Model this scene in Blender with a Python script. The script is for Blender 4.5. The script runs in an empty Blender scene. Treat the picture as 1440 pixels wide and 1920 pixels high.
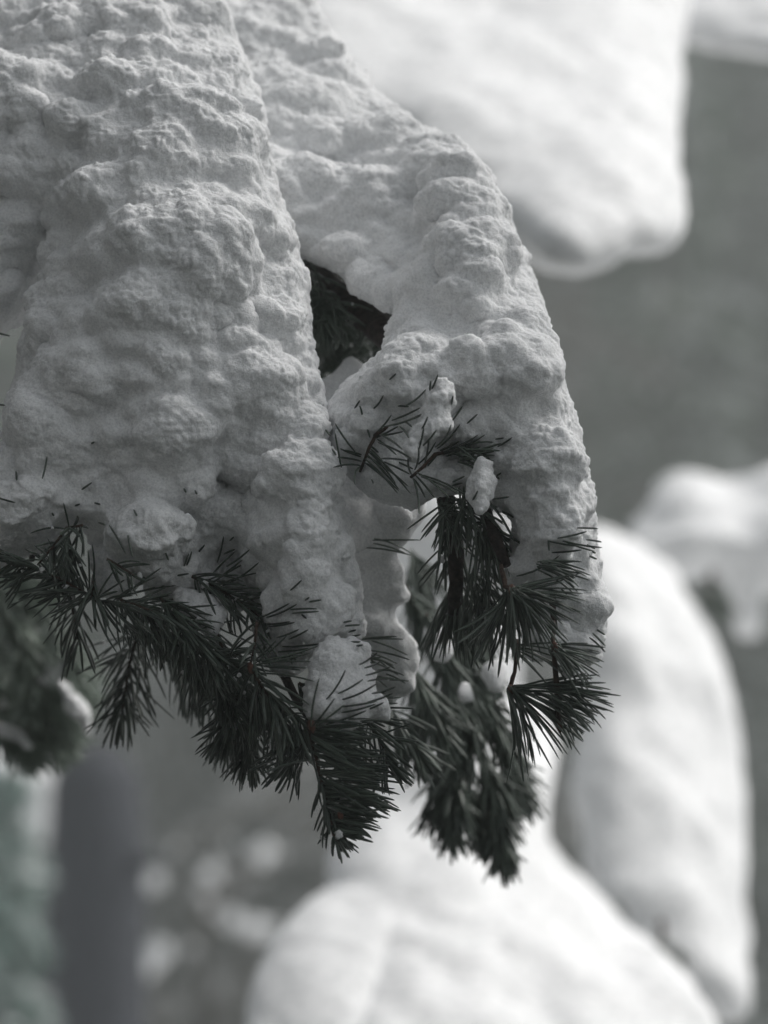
import bpy, math, random
import numpy as np
import openvdb
from mathutils import Vector, Matrix

# ------------------------------------------------------------------ camera
CAM = (0.0, -2.0, 1.7)          # camera stands 2 m before the sharp boughs
PX = 0.48 / 1440.0              # metres per photograph pixel, 2 m away
sc = bpy.context.scene
C = sc.collection
cam_data = bpy.data.cameras.new('camera')
cam = bpy.data.objects.new('camera', cam_data); C.objects.link(cam)
cam.location = CAM; cam.rotation_euler = (math.radians(90), 0, 0)
cam_data.sensor_fit = 'HORIZONTAL'; cam_data.sensor_width = 24.0
cam_data.lens = 24.0 * 2.0 / 0.48
cam_data.clip_start = 0.05; cam_data.clip_end = 400
cam_data.dof.use_dof = True; cam_data.dof.focus_distance = 2.0
cam_data.dof.aperture_fstop = 3.9
sc.camera = cam

# ------------------------------------------------------------------ light
SUN_AZ, SUN_EL = math.radians(70), math.radians(52)   # azimuth clockwise from +Y (the view)
world = bpy.data.worlds.new('World'); sc.world = world; world.use_nodes = True
nt = world.node_tree; nt.nodes.clear()
sky = nt.nodes.new('ShaderNodeTexSky'); sky.sky_type = 'NISHITA'; sky.sun_disc = False
sky.sun_elevation = SUN_EL; sky.sun_rotation = SUN_AZ
sky.air_density = 1.0; sky.dust_density = 4.0; sky.ozone_density = 1.0
hsv = nt.nodes.new('ShaderNodeHueSaturation'); hsv.inputs['Saturation'].default_value = 0.25
bg = nt.nodes.new('ShaderNodeBackground'); bg.inputs['Strength'].default_value = 0.075
wo = nt.nodes.new('ShaderNodeOutputWorld')
nt.links.new(sky.outputs[0], hsv.inputs['Color']); nt.links.new(hsv.outputs[0], bg.inputs[0]); nt.links.new(bg.outputs[0], wo.inputs[0])
sd = bpy.data.lights.new('sun', 'SUN'); sd.energy = 1.5; sd.angle = math.radians(22); sd.color = (1.0, 0.97, 0.94)
sun = bpy.data.objects.new('sun', sd); C.objects.link(sun)
to_sun = Vector((math.sin(SUN_AZ) * math.cos(SUN_EL), math.cos(SUN_AZ) * math.cos(SUN_EL), math.sin(SUN_EL)))
sun.rotation_euler = to_sun.to_track_quat('Z', 'Y').to_euler()
sun.location = (4, -4, 8)
sc.view_settings.view_transform = 'Standard'; sc.view_settings.look = 'None'
sc.view_settings.exposure = 0.9; sc.view_settings.gamma = 1.0
sc.view_settings.use_curve_mapping = False
sc.cycles.use_denoising = True
sc.cycles.max_bounces = 10; sc.cycles.diffuse_bounces = 6

# ------------------------------------------------------------------ helpers
rng = np.random.default_rng(7)
random.seed(7)

def P(px, py, y=0.0):
    """point of the place seen at a photograph pixel, y metres beyond the plane of the sharp boughs"""
    d = (y - CAM[1]) / 2.0
    return Vector((CAM[0] + (px - 720) * PX * d, y, CAM[2] + (960 - py) * PX * d))

def tag(o, label=None, cat=None, group=None, kind=None):
    if label: o['label'] = label
    if cat: o['category'] = cat
    if group: o['group'] = group
    if kind: o['kind'] = kind
    return o

def empty(name, loc):
    o = bpy.data.objects.new(name, None); o.location = loc; o.empty_display_size = 0.02
    C.objects.link(o); return o

def mesh_obj(name, verts, faces, mat, parent=None, origin=None, smooth=True):
    me = bpy.data.meshes.new(name)
    v = np.asarray(verts, dtype=np.float32).reshape(-1, 3)
    if origin is not None: v = v - np.array(origin, dtype=np.float32)
    if isinstance(faces, np.ndarray):
        n, k = faces.shape
        me.vertices.add(len(v)); me.vertices.foreach_set('co', v.ravel())
        me.loops.add(n * k); me.loops.foreach_set('vertex_index', faces.astype(np.int32).ravel())
        me.polygons.add(n); me.polygons.foreach_set('loop_start', np.arange(0, n * k, k, dtype=np.int32))
        me.update(calc_edges=True)
    else:
        me.from_pydata(v.tolist(), [], faces)
    if smooth: me.polygons.foreach_set('use_smooth', [True] * len(me.polygons))
    me.materials.append(mat)
    o = bpy.data.objects.new(name, me); C.objects.link(o)
    if parent is not None: o.parent = parent
    elif origin is not None: o.location = origin
    return o

# --- noise on arrays of points
class Lattice:
    def __init__(self, seed, n=32):
        r = np.random.default_rng(seed); self.n = n
        self.v = r.uniform(-1, 1, (n, n, n)).astype(np.float32)
        self.j = r.uniform(0, 1, (n, n, n, 3)).astype(np.float32)
    def value(self, p):
        i = np.floor(p).astype(np.int32); f = (p - i).astype(np.float32); f = f * f * (3 - 2 * f)
        n = self.n; out = 0
        for dx in (0, 1):
            wx = f[:, 0] if dx else 1 - f[:, 0]
            for dy in (0, 1):
                wy = f[:, 1] if dy else 1 - f[:, 1]
                for dz in (0, 1):
                    wz = f[:, 2] if dz else 1 - f[:, 2]
                    out = out + wx * wy * wz * self.v[(i[:, 0] + dx) % n, (i[:, 1] + dy) % n, (i[:, 2] + dz) % n]
        return out
    def domes(self, p, k=9.0):
        """soft rounded cells: high at random centres, gently creased between; also the height within the cell"""
        p = p.astype(np.float32)
        i = np.floor(p).astype(np.int32); f = (p - i).astype(np.float32); n = self.n
        acc = np.zeros(len(p), np.float32); az = np.zeros(len(p), np.float32); am = np.zeros(len(p), np.float32)
        for a in (-1, 0, 1):
            for b in (-1, 0, 1):
                for c in (-1, 0, 1):
                    ii = ((i[:, 0] + a) % n, (i[:, 1] + b) % n, (i[:, 2] + c) % n)
                    j = self.j[ii]
                    dz = f[:, 2] - c - j[:, 2]
                    q = (f[:, 0] - a - j[:, 0]) ** 2 + (f[:, 1] - b - j[:, 1]) ** 2 + dz ** 2
                    e = np.exp(-k * q); acc += e; az += e * dz; am += e * self.v[ii]
        return np.clip(1.0 + np.log(acc + 1e-6) / k, -0.3, 1.15), az / (acc + 1e-6), am / (acc + 1e-6)
LA, LB, LC_, LD, LE = (Lattice(s) for s in (1, 2, 3, 4, 5))

def vnormals(v, q):
    n = np.cross(v[q[:, 2]] - v[q[:, 0]], v[q[:, 3]] - v[q[:, 1]])
    out = np.zeros_like(v)
    for k in range(3):
        s = np.zeros(len(v))
        for c in range(4): s += np.bincount(q[:, c], n[:, k], len(v))
        out[:, k] = s
    return out / (np.linalg.norm(out, axis=1, keepdims=True) + 1e-12)

def vec_noise(p, s, amp, ls):
    return np.stack([l.value(p / s) for l in ls], 1) * amp

def snow_relief(v, q, a1, a2, a3):
    """broad unevenness, then ever smaller billows, then grain (v: points of the skin, q: its quads)"""
    n = vnormals(v, q)
    v = v + n * (a1 * (LE.value(v / 0.08) + 0.5 * LA.value(v / 0.035)))[:, None]
    for k, (sc_, am) in enumerate(((0.030, 1.5), (0.016, 0.95), (0.008, 0.42))):
        if not a2: break
        l1, l2 = ((LB, LD), (LC_, LE), (LA, LB))[k]
        n = vnormals(v, q) + np.array([0, 0, 0.1])
        w = v + vec_noise(v, sc_ * 0.9, sc_ * 0.35, (LD, LE, LB))
        patch = np.clip(0.75 + 0.8 * l2.value(v / 0.05 + 7.3), 0.15, 1.4)
        bil = np.abs(l1.value(w / np.array([sc_ * 1.25, sc_, sc_]))) * 2.2 + 0.5 * np.abs(l2.value(w / (sc_ * .55))) - 0.75
        v = v + n * (a2 * am * patch * bil)[:, None]
    if a3:
        ea = np.concatenate([q[:, 0], q[:, 1], q[:, 2], q[:, 3]]); eb = np.concatenate([q[:, 1], q[:, 2], q[:, 3], q[:, 0]])
        cnt = np.bincount(ea, minlength=len(v))[:, None] + 1e-9
        for _ in range(7):                      # wind and sun soften the lumps
            v = 0.5 * v + 0.5 * np.stack([np.bincount(ea, v[eb, k], len(v)) for k in range(3)], 1) / cnt
        n = vnormals(v, q)
        patch = np.clip(0.8 + 0.8 * LB.value(v / 0.025), 0.2, 1.4)
        w = v + vec_noise(v, 0.004, 0.0012, (LC_, LA, LE))
        v = v + n * (a3 * patch * (np.abs(LC_.value(w / 0.0042)) * 1.5 - .5))[:, None]
        n = vnormals(v, q)
        v = v + n * (a3 * 0.42 * (LE.value(v / 0.0021) + LA.value(v / 0.0032)))[:, None]
    return v

def to_quads(g, voxel, org):
    grid = openvdb.FloatGrid(1.0); grid.copyFromArray(np.ascontiguousarray(g))
    v, q = grid.convertToQuads(0.0)
    v = np.asarray(v).astype(np.float64) * voxel + org; q = np.asarray(q)
    c = v - v.mean(0)
    if np.einsum('ij,ij->', c[q[:, 0]], np.cross(c[q[:, 2]] - c[q[:, 0]], c[q[:, 3]] - c[q[:, 1]])) < 0: q = q[:, ::-1]
    return v, q.copy()

def add_puffs(g, voxel, org, r0, r1, cover, rise, k, seed, wide=1.25, flat=0.85, inside=None):
    """settles rounded puffs of snow on the front of the mass, merged softly into it"""
    r = np.random.default_rng(seed)
    v, q = to_quads(g, voxel, org)
    n = vnormals(v, q)
    ok = np.nonzero(n[:, 1] < 0.35)[0]
    area = len(ok) * voxel * voxel
    cnt = int(cover * area / (math.pi * ((r0 + r1) / 2) ** 2))
    for i in r.choice(ok, cnt):
        R = r0 + (r1 - r0) * r.random() ** 1.8
        if inside is not None:
            e = inside[tuple(np.clip(((v[i][[0, 2]] - org[[0, 2]]) / voxel).astype(int), 0, np.array(inside.shape) - 1))]
            if e < 0.009 and r.random() < 0.55: continue
            R = min(R, (e + 0.004 * r.random()) / wide)
            if R < r0 * 0.5: continue
        c = v[i] + n[i] * R * (rise * (0.35 + 0.65 * max(0.0, -n[i, 1])) - 1.0 + 0.2 * r.uniform(-1, 1))
        ax = np.array([R * wide * r.uniform(.85, 1.2), R, R * flat * r.uniform(.85, 1.15)])
        lo = np.maximum(((c - ax - org) / voxel - 2).astype(int), 0)
        hi = np.minimum(((c + ax - org) / voxel + 3).astype(int), np.array(g.shape))
        if (hi <= lo).any(): continue
        sl = tuple(slice(a, b) for a, b in zip(lo, hi))
        X, Y, Z = (((np.arange(lo[t], hi[t]) * voxel + org[t]) - c[t]) / ax[t] for t in range(3))
        d = (np.sqrt(X[:, None, None] ** 2 + Y[None, :, None] ** 2 + Z[None, None, :] ** 2) - 1).astype(np.float32) * np.float32(R)
        w = g[sl]; h = np.maximum(k - np.abs(w - d), 0) / k
        g[sl] = np.minimum(w, d) - h * h * (k * 0.25)
    return g

def smooth_poly(pts, n=6):
    pts = np.array(pts, float); N = len(pts); out = []
    for k in range(N):
        p0, p1, p2, p3 = pts[(k - 1) % N], pts[k], pts[(k + 1) % N], pts[(k + 2) % N]
        for t in np.linspace(0, 1, n, endpoint=False):
            out.append(0.5 * ((2 * p1) + (-p0 + p2) * t + (2 * p0 - 5 * p1 + 4 * p2 - p3) * t * t + (-p0 + 3 * p1 - 3 * p2 + p3) * t ** 3))
    return np.array(out)

def signed_map(poly, gx, gy):
    X, Y = np.meshgrid(gx, gy, indexing='ij'); d2 = np.full(X.shape, 1e18); ins = np.zeros(X.shape, bool)
    a = poly; b = np.roll(poly, -1, 0)
    for (x0, y0), (x1, y1) in zip(a, b):
        ex, ey = x1 - x0, y1 - y0; L = ex * ex + ey * ey + 1e-12
        t = np.clip(((X - x0) * ex + (Y - y0) * ey) / L, 0, 1)
        d2 = np.minimum(d2, (X - x0 - t * ex) ** 2 + (Y - y0 - t * ey) ** 2)
        if y0 != y1:
            c = ((y0 > Y) != (y1 > Y)) & (X < (x1 - x0) * (Y - y0) / (y1 - y0) + x0); ins ^= c
    d = np.sqrt(d2); return np.where(ins, d, -d)

def snow_body(outline, front, thick, radius, voxel, relief, bumps=(), tilt=0.0, ref=None, sm=6, puffs=(), lean=False):
    """a settled snow mass: outline in photograph pixels at its own distance, `front` = [(py, y)] gives how far the
    front face lies, thick/radius (m) its depth and rounding, bumps = [(px, py, r_px, height m)] swell the face.
    Returns vertices, quads of one closed skin."""
    yref = ref if ref is not None else float(np.mean([f[1] for f in front]))
    d = (yref - CAM[1]) / 2.0; k = PX * d
    if lean:      # a mass that leans far back: outline points are taken at the depth of the face they belong to
        def at_depth(px, py):
            f = (2.0 + np.interp(py, [q[0] for q in front], [q[1] for q in front]) + thick * 0.4) / (2.0 + yref)
            return 720 + (px - 720) * f, 960 + (py - 960) * f
        outline = [at_depth(*o) for o in outline]
        bumps = [(*at_depth(b[0], b[1]), b[2], b[3]) for b in bumps]
        front = [(at_depth(720, f[0])[1], f[1]) for f in front]
    poly = smooth_poly(outline, sm)
    W = np.stack([(poly[:, 0] - 720) * k, CAM[2] + (960 - poly[:, 1]) * k], 1)
    pad = max([p_[1] * p_[3] * 2.2 for p_ in puffs] + [voxel * 3]) + 2 * voxel
    fy = [f[1] for f in front]; hb = max([b[3] for b in bumps] + [0])
    x0, x1 = W[:, 0].min() - pad, W[:, 0].max() + pad; z0, z1 = W[:, 1].min() - pad, W[:, 1].max() + pad
    xm = 0.5 * (x0 + x1); tx = abs(tilt) * (x1 - x0) * 0.5
    y0, y1 = min(fy) - hb - pad - tx, max(fy) + 2 * thick + pad + tx
    nx, ny, nz = (int((b - a) / voxel) + 2 for a, b in ((x0, x1), (y0, y1), (z0, z1)))
    gx = x0 + np.arange(nx) * voxel; gy = y0 + np.arange(ny) * voxel; gz = z0 + np.arange(nz) * voxel
    st = max(1, int(0.004 / voxel * d)) if voxel < 0.004 else 1
    D = signed_map(W, gx, gz)
    PXg = 720 + gx / k; PYg = 960 - (gz - CAM[2]) / k
    yf = np.interp(PYg, [f[0] for f in front], fy)[None, :] + tilt * (gx - xm)[:, None]
    T = np.full(D.shape, thick)
    for (bx, by, br, bh) in bumps:
        rx, rz = (br if isinstance(br, tuple) else (br, br))
        q = ((PXg[:, None] - bx) / rx) ** 2 + ((PYg[None, :] - by) / rz) ** 2
        yf = yf - bh * np.exp(-q * 1.3)
    yb = np.interp(PYg, [f[0] for f in front], fy)[None, :] + tilt * (gx - xm)[:, None] + 2 * thick
    yc = 0.5 * (yf + yb); T = np.maximum(0.5 * (yb - yf), thick * 0.3)
    edge = np.maximum(radius - D, 0.0)
    Y = gy[None, :, None]
    g = np.hypot(edge[:, None, :], np.abs(Y - yc[:, None, :]) * (radius / T[:, None, :])) - radius
    g = g.astype(np.float32); org = np.array([x0, y0, z0])
    for i, pf in enumerate(puffs): g = add_puffs(g, voxel, org, *pf, wide=1.15, flat=0.95, seed=i + len(outline), inside=D)
    v, q = to_quads(g, voxel, org)
    return snow_relief(v, q, *relief), q

# ------------------------------------------------------------------ materials
def new_mat(name):
    m = bpy.data.materials.new(name); m.use_nodes = True
    t = m.node_tree; return m, t, t.nodes['Principled BSDF']

def snow_material(name, scale, sss, bump):
    m, t, b = new_mat(name)
    b.inputs['Base Color'].default_value = (0.86, 0.865, 0.87, 1)
    b.inputs['Roughness'].default_value = 0.75
    b.inputs['Specular IOR Level'].default_value = 0.25
    if sss:
        b.inputs['Subsurface Weight'].default_value = 0.6
        b.inputs['Subsurface Radius'].default_value = (1.0, 1.0, 1.0)
        b.inputs['Subsurface Scale'].default_value = sss
    tc = t.nodes.new('ShaderNodeTexCoord')
    gn = t.nodes.new('ShaderNodeTexNoise'); gn.inputs['Scale'].default_value = scale * 1.6; gn.inputs['Detail'].default_value = 2
    gr = t.nodes.new('ShaderNodeValToRGB')
    gr.color_ramp.elements[0].position = 0.3; gr.color_ramp.elements[0].color = (0.70, 0.71, 0.72, 1)
    gr.color_ramp.elements[1].position = 0.62; gr.color_ramp.elements[1].color = (0.90, 0.905, 0.91, 1)
    t.links.new(tc.outputs['Object'], gn.inputs['Vector']); t.links.new(gn.outputs['Fac'], gr.inputs[0]); t.links.new(gr.outputs[0], b.inputs['Base Color'])
    n1 = t.nodes.new('ShaderNodeTexNoise'); n1.inputs['Scale'].default_value = scale; n1.inputs['Detail'].default_value = 4
    n1.inputs['Roughness'].default_value = 0.7
    bu = t.nodes.new('ShaderNodeBump'); bu.inputs['Strength'].default_value = bump; bu.inputs['Distance'].default_value = 0.6 / scale
    t.links.new(tc.outputs['Object'], n1.inputs['Vector']); t.links.new(n1.outputs['Fac'], bu.inputs['Height'])
    t.links.new(bu.outputs[0], b.inputs['Normal'])
    return m
M_SNOW = snow_material('fresh_snow', 450, 0.003, 1.0)
M_SNOW_FAR = snow_material('far_snow', 60, 0.0, 0.3)

def tube(path, radii, sides=6, cap=True):
    path = [Vector(p) for p in path]; vs = []; fs = []
    prev = None
    for i, p in enumerate(path):
        t = (path[min(i + 1, len(path) - 1)] - path[max(i - 1, 0)]).normalized()
        if prev is None:
            u = t.orthogonal().normalized()
        else:
            u = (prev - t * prev.dot(t)).normalized()
        prev = u; w = t.cross(u)
        for k in range(sides):
            a = 2 * math.pi * k / sides
            vs.append(p + (u * math.cos(a) + w * math.sin(a)) * radii[i])
    for i in range(len(path) - 1):
        for k in range(sides):
            k2 = (k + 1) % sides
            fs.append((i * sides + k, i * sides + k2, (i + 1) * sides + k2, (i + 1) * sides + k))
    if cap:
        fs.append(tuple(range(sides))[::-1]); fs.append(tuple((len(path) - 1) * sides + k for k in range(sides)))
    return [tuple(v) for v in vs], fs

def join(parts):
    vs, fs = [], []
    for v, f in parts:
        o = len(vs); vs += v; fs += [tuple(i + o for i in q) for q in f]
    return vs, fs

# ------------------------------------------------------------------ snow loads
def snow_load(name, label, body, mat=None, group='snow loads on the boughs', cat='snow'):
    v, q = body
    o = mesh_obj(name, v, q, mat or M_SNOW, origin=v.mean(0))
    return tag(o, label, cat, group)

PUFFS = [(0.011, 0.027, 0.9, 0.72, 0.009), (0.006, 0.013, 1.0, 0.64, 0.005), (0.003, 0.0062, 0.9, 0.6, 0.003)]
PUFFS_SOFT = [(0.012, 0.030, 1.0, 0.65, 0.009), (0.006, 0.012, 0.6, 0.55, 0.005)]
A_OUT = [(-160, -160), (340, -160), (385, -60), (415, 0), (445, 70), (468, 120), (492, 180), (512, 280), (527, 350), (547, 430), (570, 530), (573, 600), (590, 680),
         (605, 760), (615, 850), (632, 930), (656, 980), (667, 1050), (676, 1130), (680, 1190), (655, 1205), (622, 1192), (590, 1230), (540, 1262), (500, 1240), (482, 1190), (480, 1130),
         (445, 1150), (405, 1120), (380, 1165), (345, 1172), (318, 1115), (280, 1135), (250, 1095), (222, 1125), (178, 1118), (162, 1020), (122, 990), (84, 1040), (45, 1045), (0, 1070), (-60, 1090), (-60, 860), (0, 830), (12, 760), (24, 690), (34, 610), (52, 545), (72, 490), (80, 440), (64, 396), (20, 366), (-60, 345), (-160, 300)]
snow_load('snow_load', 'thick lumpy grey-shaded snow load on the nearest bough, filling the left half',
          snow_body(A_OUT, [(-160, .26), (-60, 0.18), (0, 0.15), (200, 0.075), (400, 0.03), (700, 0.0), (1000, -0.01), (1300, 0.0)], 0.06, 0.10, 0.0013, (0.004, 0.0010, 0.0013),
                    bumps=[(588, 970, (62, 270), 0.035), (340, 350, (150, 400), 0.025), (70, 830, (90, 80), 0.025), (55, 960, (80, 60), 0.03), (430, 970, (95, 170), -0.05), (280, 1010, (40, 80), .025), (420, 1090, (60, 45), -0.03), (180, 900, (60, 90), -.02)], tilt=-0.10, puffs=PUFFS, ref=0.015, lean=True))
B_OUT = [(380, -180), (550, -180), (585, -40), (610, 40), (645, 75), (684, 130), (724, 180), (802, 235), (866, 266), (905, 310), (942, 370), (967, 430), (1000, 520), (1022, 590), (1041, 640), (1062, 720), (1086, 800), (1110, 890), (1126, 960), (1128, 1050), (1136, 1150), (1132, 1230),
         (1100, 1245), (1060, 1215), (1020, 1190), (985, 1195), (975, 1140), (1000, 1090), (950, 1112), (946, 1060), (950, 980), (935, 960), (900, 975), (880, 930), (820, 930), (780, 955), (745, 945), (700, 930), (645, 880), (614, 850), (610, 775), (640, 730), (682, 690), (722, 650), (740, 600), (742, 572), (718, 568), (660, 538), (640, 510), (560, 478), (480, 440), (390, 300)]
snow_load('snow_load', 'lumpy snow load arching down to a narrow lobe above a needle fan, right of centre',
          snow_body(B_OUT, [(-180, 0.46), (0, 0.34), (200, 0.22), (350, 0.145), (500, 0.09), (600, 0.035), (700, 0.0), (900, 0.0), (1250, 0.0)], 0.04, 0.055, 0.0014, (0.003, 0.0010, 0.0013),
                    bumps=[(790, 290, (70, 60), 0.03), (860, 330, (60, 70), 0.05), (890, 430, (75, 80), 0.05), (885, 520, (85, 80), 0.04), (620, 340, (50, 110), -0.02), (1040, 950, (60, 250), 0.02), (850, 840, (80, 90), -0.03), (1070, 1120, (40, 70), -.015)], tilt=-0.04, puffs=PUFFS, ref=0.03, lean=True))
PC0 = [(0.008, 0.02, 0.7, 0.45, 0.006), (0.004, 0.008, 0.5, 0.4, 0.003)]
B3_OUT = [(560, 860), (640, 850), (720, 890), (792, 935), (788, 965), (758, 1002), (736, 1040), (750, 1062), (757, 1090), (768, 1128), (748, 1140), (744, 1160), (762, 1176), (786, 1222), (784, 1262), (770, 1308), (752, 1318), (736, 1335), (716, 1318), (700, 1326), (640, 1280), (580, 1150)]
snow_load('snow_load', 'smooth grey hanging snow flap in the gap between the two sharp loads',
          snow_body(B3_OUT, [(850, 0.08), (1330, 0.10)], 0.02, 0.026, 0.002, (0.005, 0.002, 0.0008), puffs=PC0))
G_OUT = [(575, 740), (625, 700), (656, 664), (692, 690), (700, 860), (585, 900)]
snow_load('snow_load', 'small blurred snow heap at the foot of the dark hollow',
          snow_body(G_OUT, [(650, 0.12), (900, 0.08)], 0.03, 0.04, 0.002, (0.004, 0.002, 0.001)))
L_OUT = [(-300, -220), (220, -220), (220, -60), (200, 60), (180, 200), (170, 330), (150, 430), (120, 520), (80, 600), (30, 650), (-20, 690), (-300, 720)]
snow_load('snow_load', 'dark shaded snow load at the left edge behind the big lumpy one',
          snow_body(L_OUT, [(-180, 0.40), (-80, 0.3), (300, 0.11), (700, 0.07)], 0.05, 0.06, 0.0020, (0.005, 0.0026, 0.0013), puffs=PUFFS, tilt=-.15))

# far snow-laden trees
UR_OUT = [(200, -560), (1500, -560), (1470, -300), (1415, -120), (1385, 20), (1360, 140), (1342, 250), (1334, 330), (1308, 400), (1256, 448), (1205, 462), (1155, 486), (1090, 505), (1020, 495), (940, 430), (850, 330), (700, 190), (560, 70)]
snow_load('snow_load', 'huge blurred white snow load hanging in the upper right',
          snow_body(UR_OUT, [(-560, 2.2), (-160, 1.85), (0, 1.7), (250, 1.43), (520, 1.16)], 0.16, 0.12, 0.012, (0.008, 0, 0), tilt=0.35, ref=1.3), M_SNOW_FAR)
UR2_OUT = [(1180, -400), (1660, -400), (1600, 0), (1560, 220), (1440, 170), (1350, 150), (1285, 128), (1200, 60)]
snow_load('snow_load', 'blurred white snow load cut by the top right corner',
          snow_body(UR2_OUT, [(-400, 2.6), (-160, 2.35), (200, 1.95)], 0.08, 0.09, 0.012, (0.01, 0, 0)), M_SNOW_FAR)
RD_OUT = [(1080, 1000), (1130, 990), (1190, 990), (1290, 1040), (1350, 1140), (1396, 1250), (1420, 1380), (1424, 1500), (1412, 1640), (1392, 1700), (1402, 1790), (1388, 1872), (1345, 1885), (1295, 1868), (1230, 1840), (1160, 1775), (1112, 1690), (1084, 1560), (1078, 1480), (1085, 1390), (1060, 1200)]
snow_load('snow_load', 'tall blurred white snow drape at the right, under the rounded hood',
          snow_body(RD_OUT, [(980, 2.7), (1200, 2.5), (1600, 2.25), (1900, 2.05)], 0.16, 0.17, 0.015, (0.012, 0, 0), tilt=0.7), M_SNOW_FAR)
H_OUT = [(1560, 880), (1440, 888), (1330, 896), (1262, 915), (1222, 960), (1188, 1000), (1220, 1060), (1290, 1090), (1340, 1080), (1385, 1130), (1400, 1195), (1430, 1195), (1445, 1120), (1560, 1150)]
snow_load('snow_load', 'blurred rounded snow hood reaching the right edge',
          snow_body(H_OUT, [(880, 3.1), (1000, 2.95), (1200, 2.85)], 0.14, 0.16, 0.015, (0.02, 0, 0)), M_SNOW_FAR)
BC_OUT = [(760, 1440), (800, 1400), (950, 1340), (1070, 1370), (1084, 1420), (1078, 1490), (1050, 1580), (1062, 1640), (1112, 1692), (1200, 1775), (1310, 1850), (1350, 1960), (1360, 2100), (560, 2100), (600, 1800), (618, 1660), (632, 1580), (690, 1510)]
snow_load('snow_load', 'broad blurred white snow mound at the bottom centre',
          snow_body(BC_OUT, [(1330, 2.05), (1500, 1.8), (1800, 1.45), (2100, 1.15)], 0.20, 0.17, 0.012, (0.012, 0, 0), tilt=0.55), M_SNOW_FAR)
BL_OUT = [(760, 1705), (655, 1715), (585, 1732), (528, 1775), (488, 1835), (458, 1905), (435, 2100), (800, 2100), (800, 1800)]
snow_load('snow_load', 'smaller blurred white snow mound left of the broad bottom mound',
          snow_body(BL_OUT, [(1700, 1.5), (2100, 1.2)], 0.12, 0.12, 0.012, (0.01, 0, 0), tilt=0.4), M_SNOW_FAR)
WB_OUT = [(740, 930), (860, 900), (960, 1000), (980, 1300), (940, 1480), (800, 1480), (740, 1300)]
snow_load('snow_load', 'blurred white snow seen through the gap beside the brown hanging twig',
          snow_body(WB_OUT, [(900, 3.0), (1500, 2.9)], 0.1, 0.12, 0.012, (0.01, 0, 0)), M_SNOW_FAR)

CL = (0.0012, 0.0012, 0.0012)
PC = [(0.006, 0.012, 0.8, 0.5, 0.004), (0.003, 0.005, 0.7, 0.5, 0.002)]
def clump(label, out, y, th, rd, vox=.0013, rel=CL, puffs=PC, group='small snow clumps among the needles', mat=None):
    snow = snow_body(out, [(min(o[1] for o in out), y + .012), (max(o[1] for o in out), y)], th, rd, vox, rel, puffs=puffs)
    o = snow_load('snow_clump', label, snow, mat, group); return o
clump('domed snow cap sitting on the lowest twig tip at bottom centre', [(620, 1202), (650, 1196), (685, 1222), (694, 1260), (697, 1300), (722, 1318), (730, 1352), (700, 1352), (660, 1374), (620, 1372), (590, 1352), (570, 1322), (578, 1280), (590, 1235)], -.055, .022, .03)
clump('shaded snow behind the needles left of the right lobe, under the smaller finger', [(830, 930), (880, 940), (960, 900), (962, 1060), (945, 1150), (900, 1180), (850, 1120)], .09, .012, .02)
clump('upright finger of snow among curved needles in the middle of the right bough', [(822, 708), (843, 716), (850, 745), (846, 770), (852, 800), (830, 815), (800, 830), (775, 866), (760, 845), (770, 810), (785, 785), (795, 760), (805, 735)], -.062, .014, .02)
clump('smaller finger of snow below the upright one, above the brown hanging branch', [(900, 855), (918, 865), (930, 900), (925, 935), (910, 965), (890, 962), (872, 925), (880, 890)], -.04, .012, .017)
clump('thin snow ledge under the needles between the two snow fingers', [(800, 880), (850, 858), (930, 850), (945, 880), (900, 900), (850, 915), (815, 905)], .0, .012, .015)
clump('snow clump at the end of the right lobe above the lowest needle fan', [(985, 1180), (1030, 1150), (1075, 1170), (1110, 1190), (1128, 1225), (1095, 1240), (1075, 1268), (1050, 1240), (1000, 1245), (978, 1225)], -.015, .015, .02)
clump('small grey snow scrap sunk in the dark needles left of the low ridge', [(320, 1110), (360, 1108), (402, 1125), (418, 1160), (400, 1195), (370, 1180), (330, 1165)], -.005, .012, .015)
clump('grey snow scrap beside a bent twig at the lower left', [(168, 1020), (215, 1010), (262, 1040), (275, 1085), (230, 1118), (180, 1112)], .01, .014, .018)
clump('tiny white clump low on the needles right of centre', [(1052, 1250), (1075, 1245), (1082, 1262), (1060, 1272)], -.05, .005, .006, puffs=())
clump('small blurred snow pad behind the gap needles', [(790, 1180), (830, 1175), (842, 1220), (815, 1240), (785, 1215)], .3, .012, .018, .003, puffs=())
clump('snow grains caught in the very tip of the drooping twig', [(640, 1485), (670, 1478), (690, 1490), (668, 1508), (645, 1512)], -.05, .005, .008, puffs=())
for o_, w_, y_ in (([(805, 1195), (838, 1180), (850, 1215), (830, 1245), (808, 1225)], 'blurred snow pad on the hanging bough beside the grey flap, upper one', .16), ([(905, 1260), (940, 1240), (950, 1275), (925, 1300)], 'blurred snow pad on the right side of the hanging bough behind the fans', .2),
                   ([(930, 1395), (965, 1380), (985, 1420), (955, 1450)], 'blurred snow pad halfway down the hanging bough on its right', .3), ([(800, 1385), (825, 1375), (830, 1400), (812, 1412)], 'tiny blurred snow pad low on the hanging bough, left side', .25), ([(860, 1290), (880, 1280), (886, 1310), (868, 1318)], 'tiny blurred snow pad at the middle of the hanging bough', .2)):
    clump(w_, o_, y_, .01, .014, .003, (.003, .001, 0), (), 'snow pads on the hanging bough')
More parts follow.
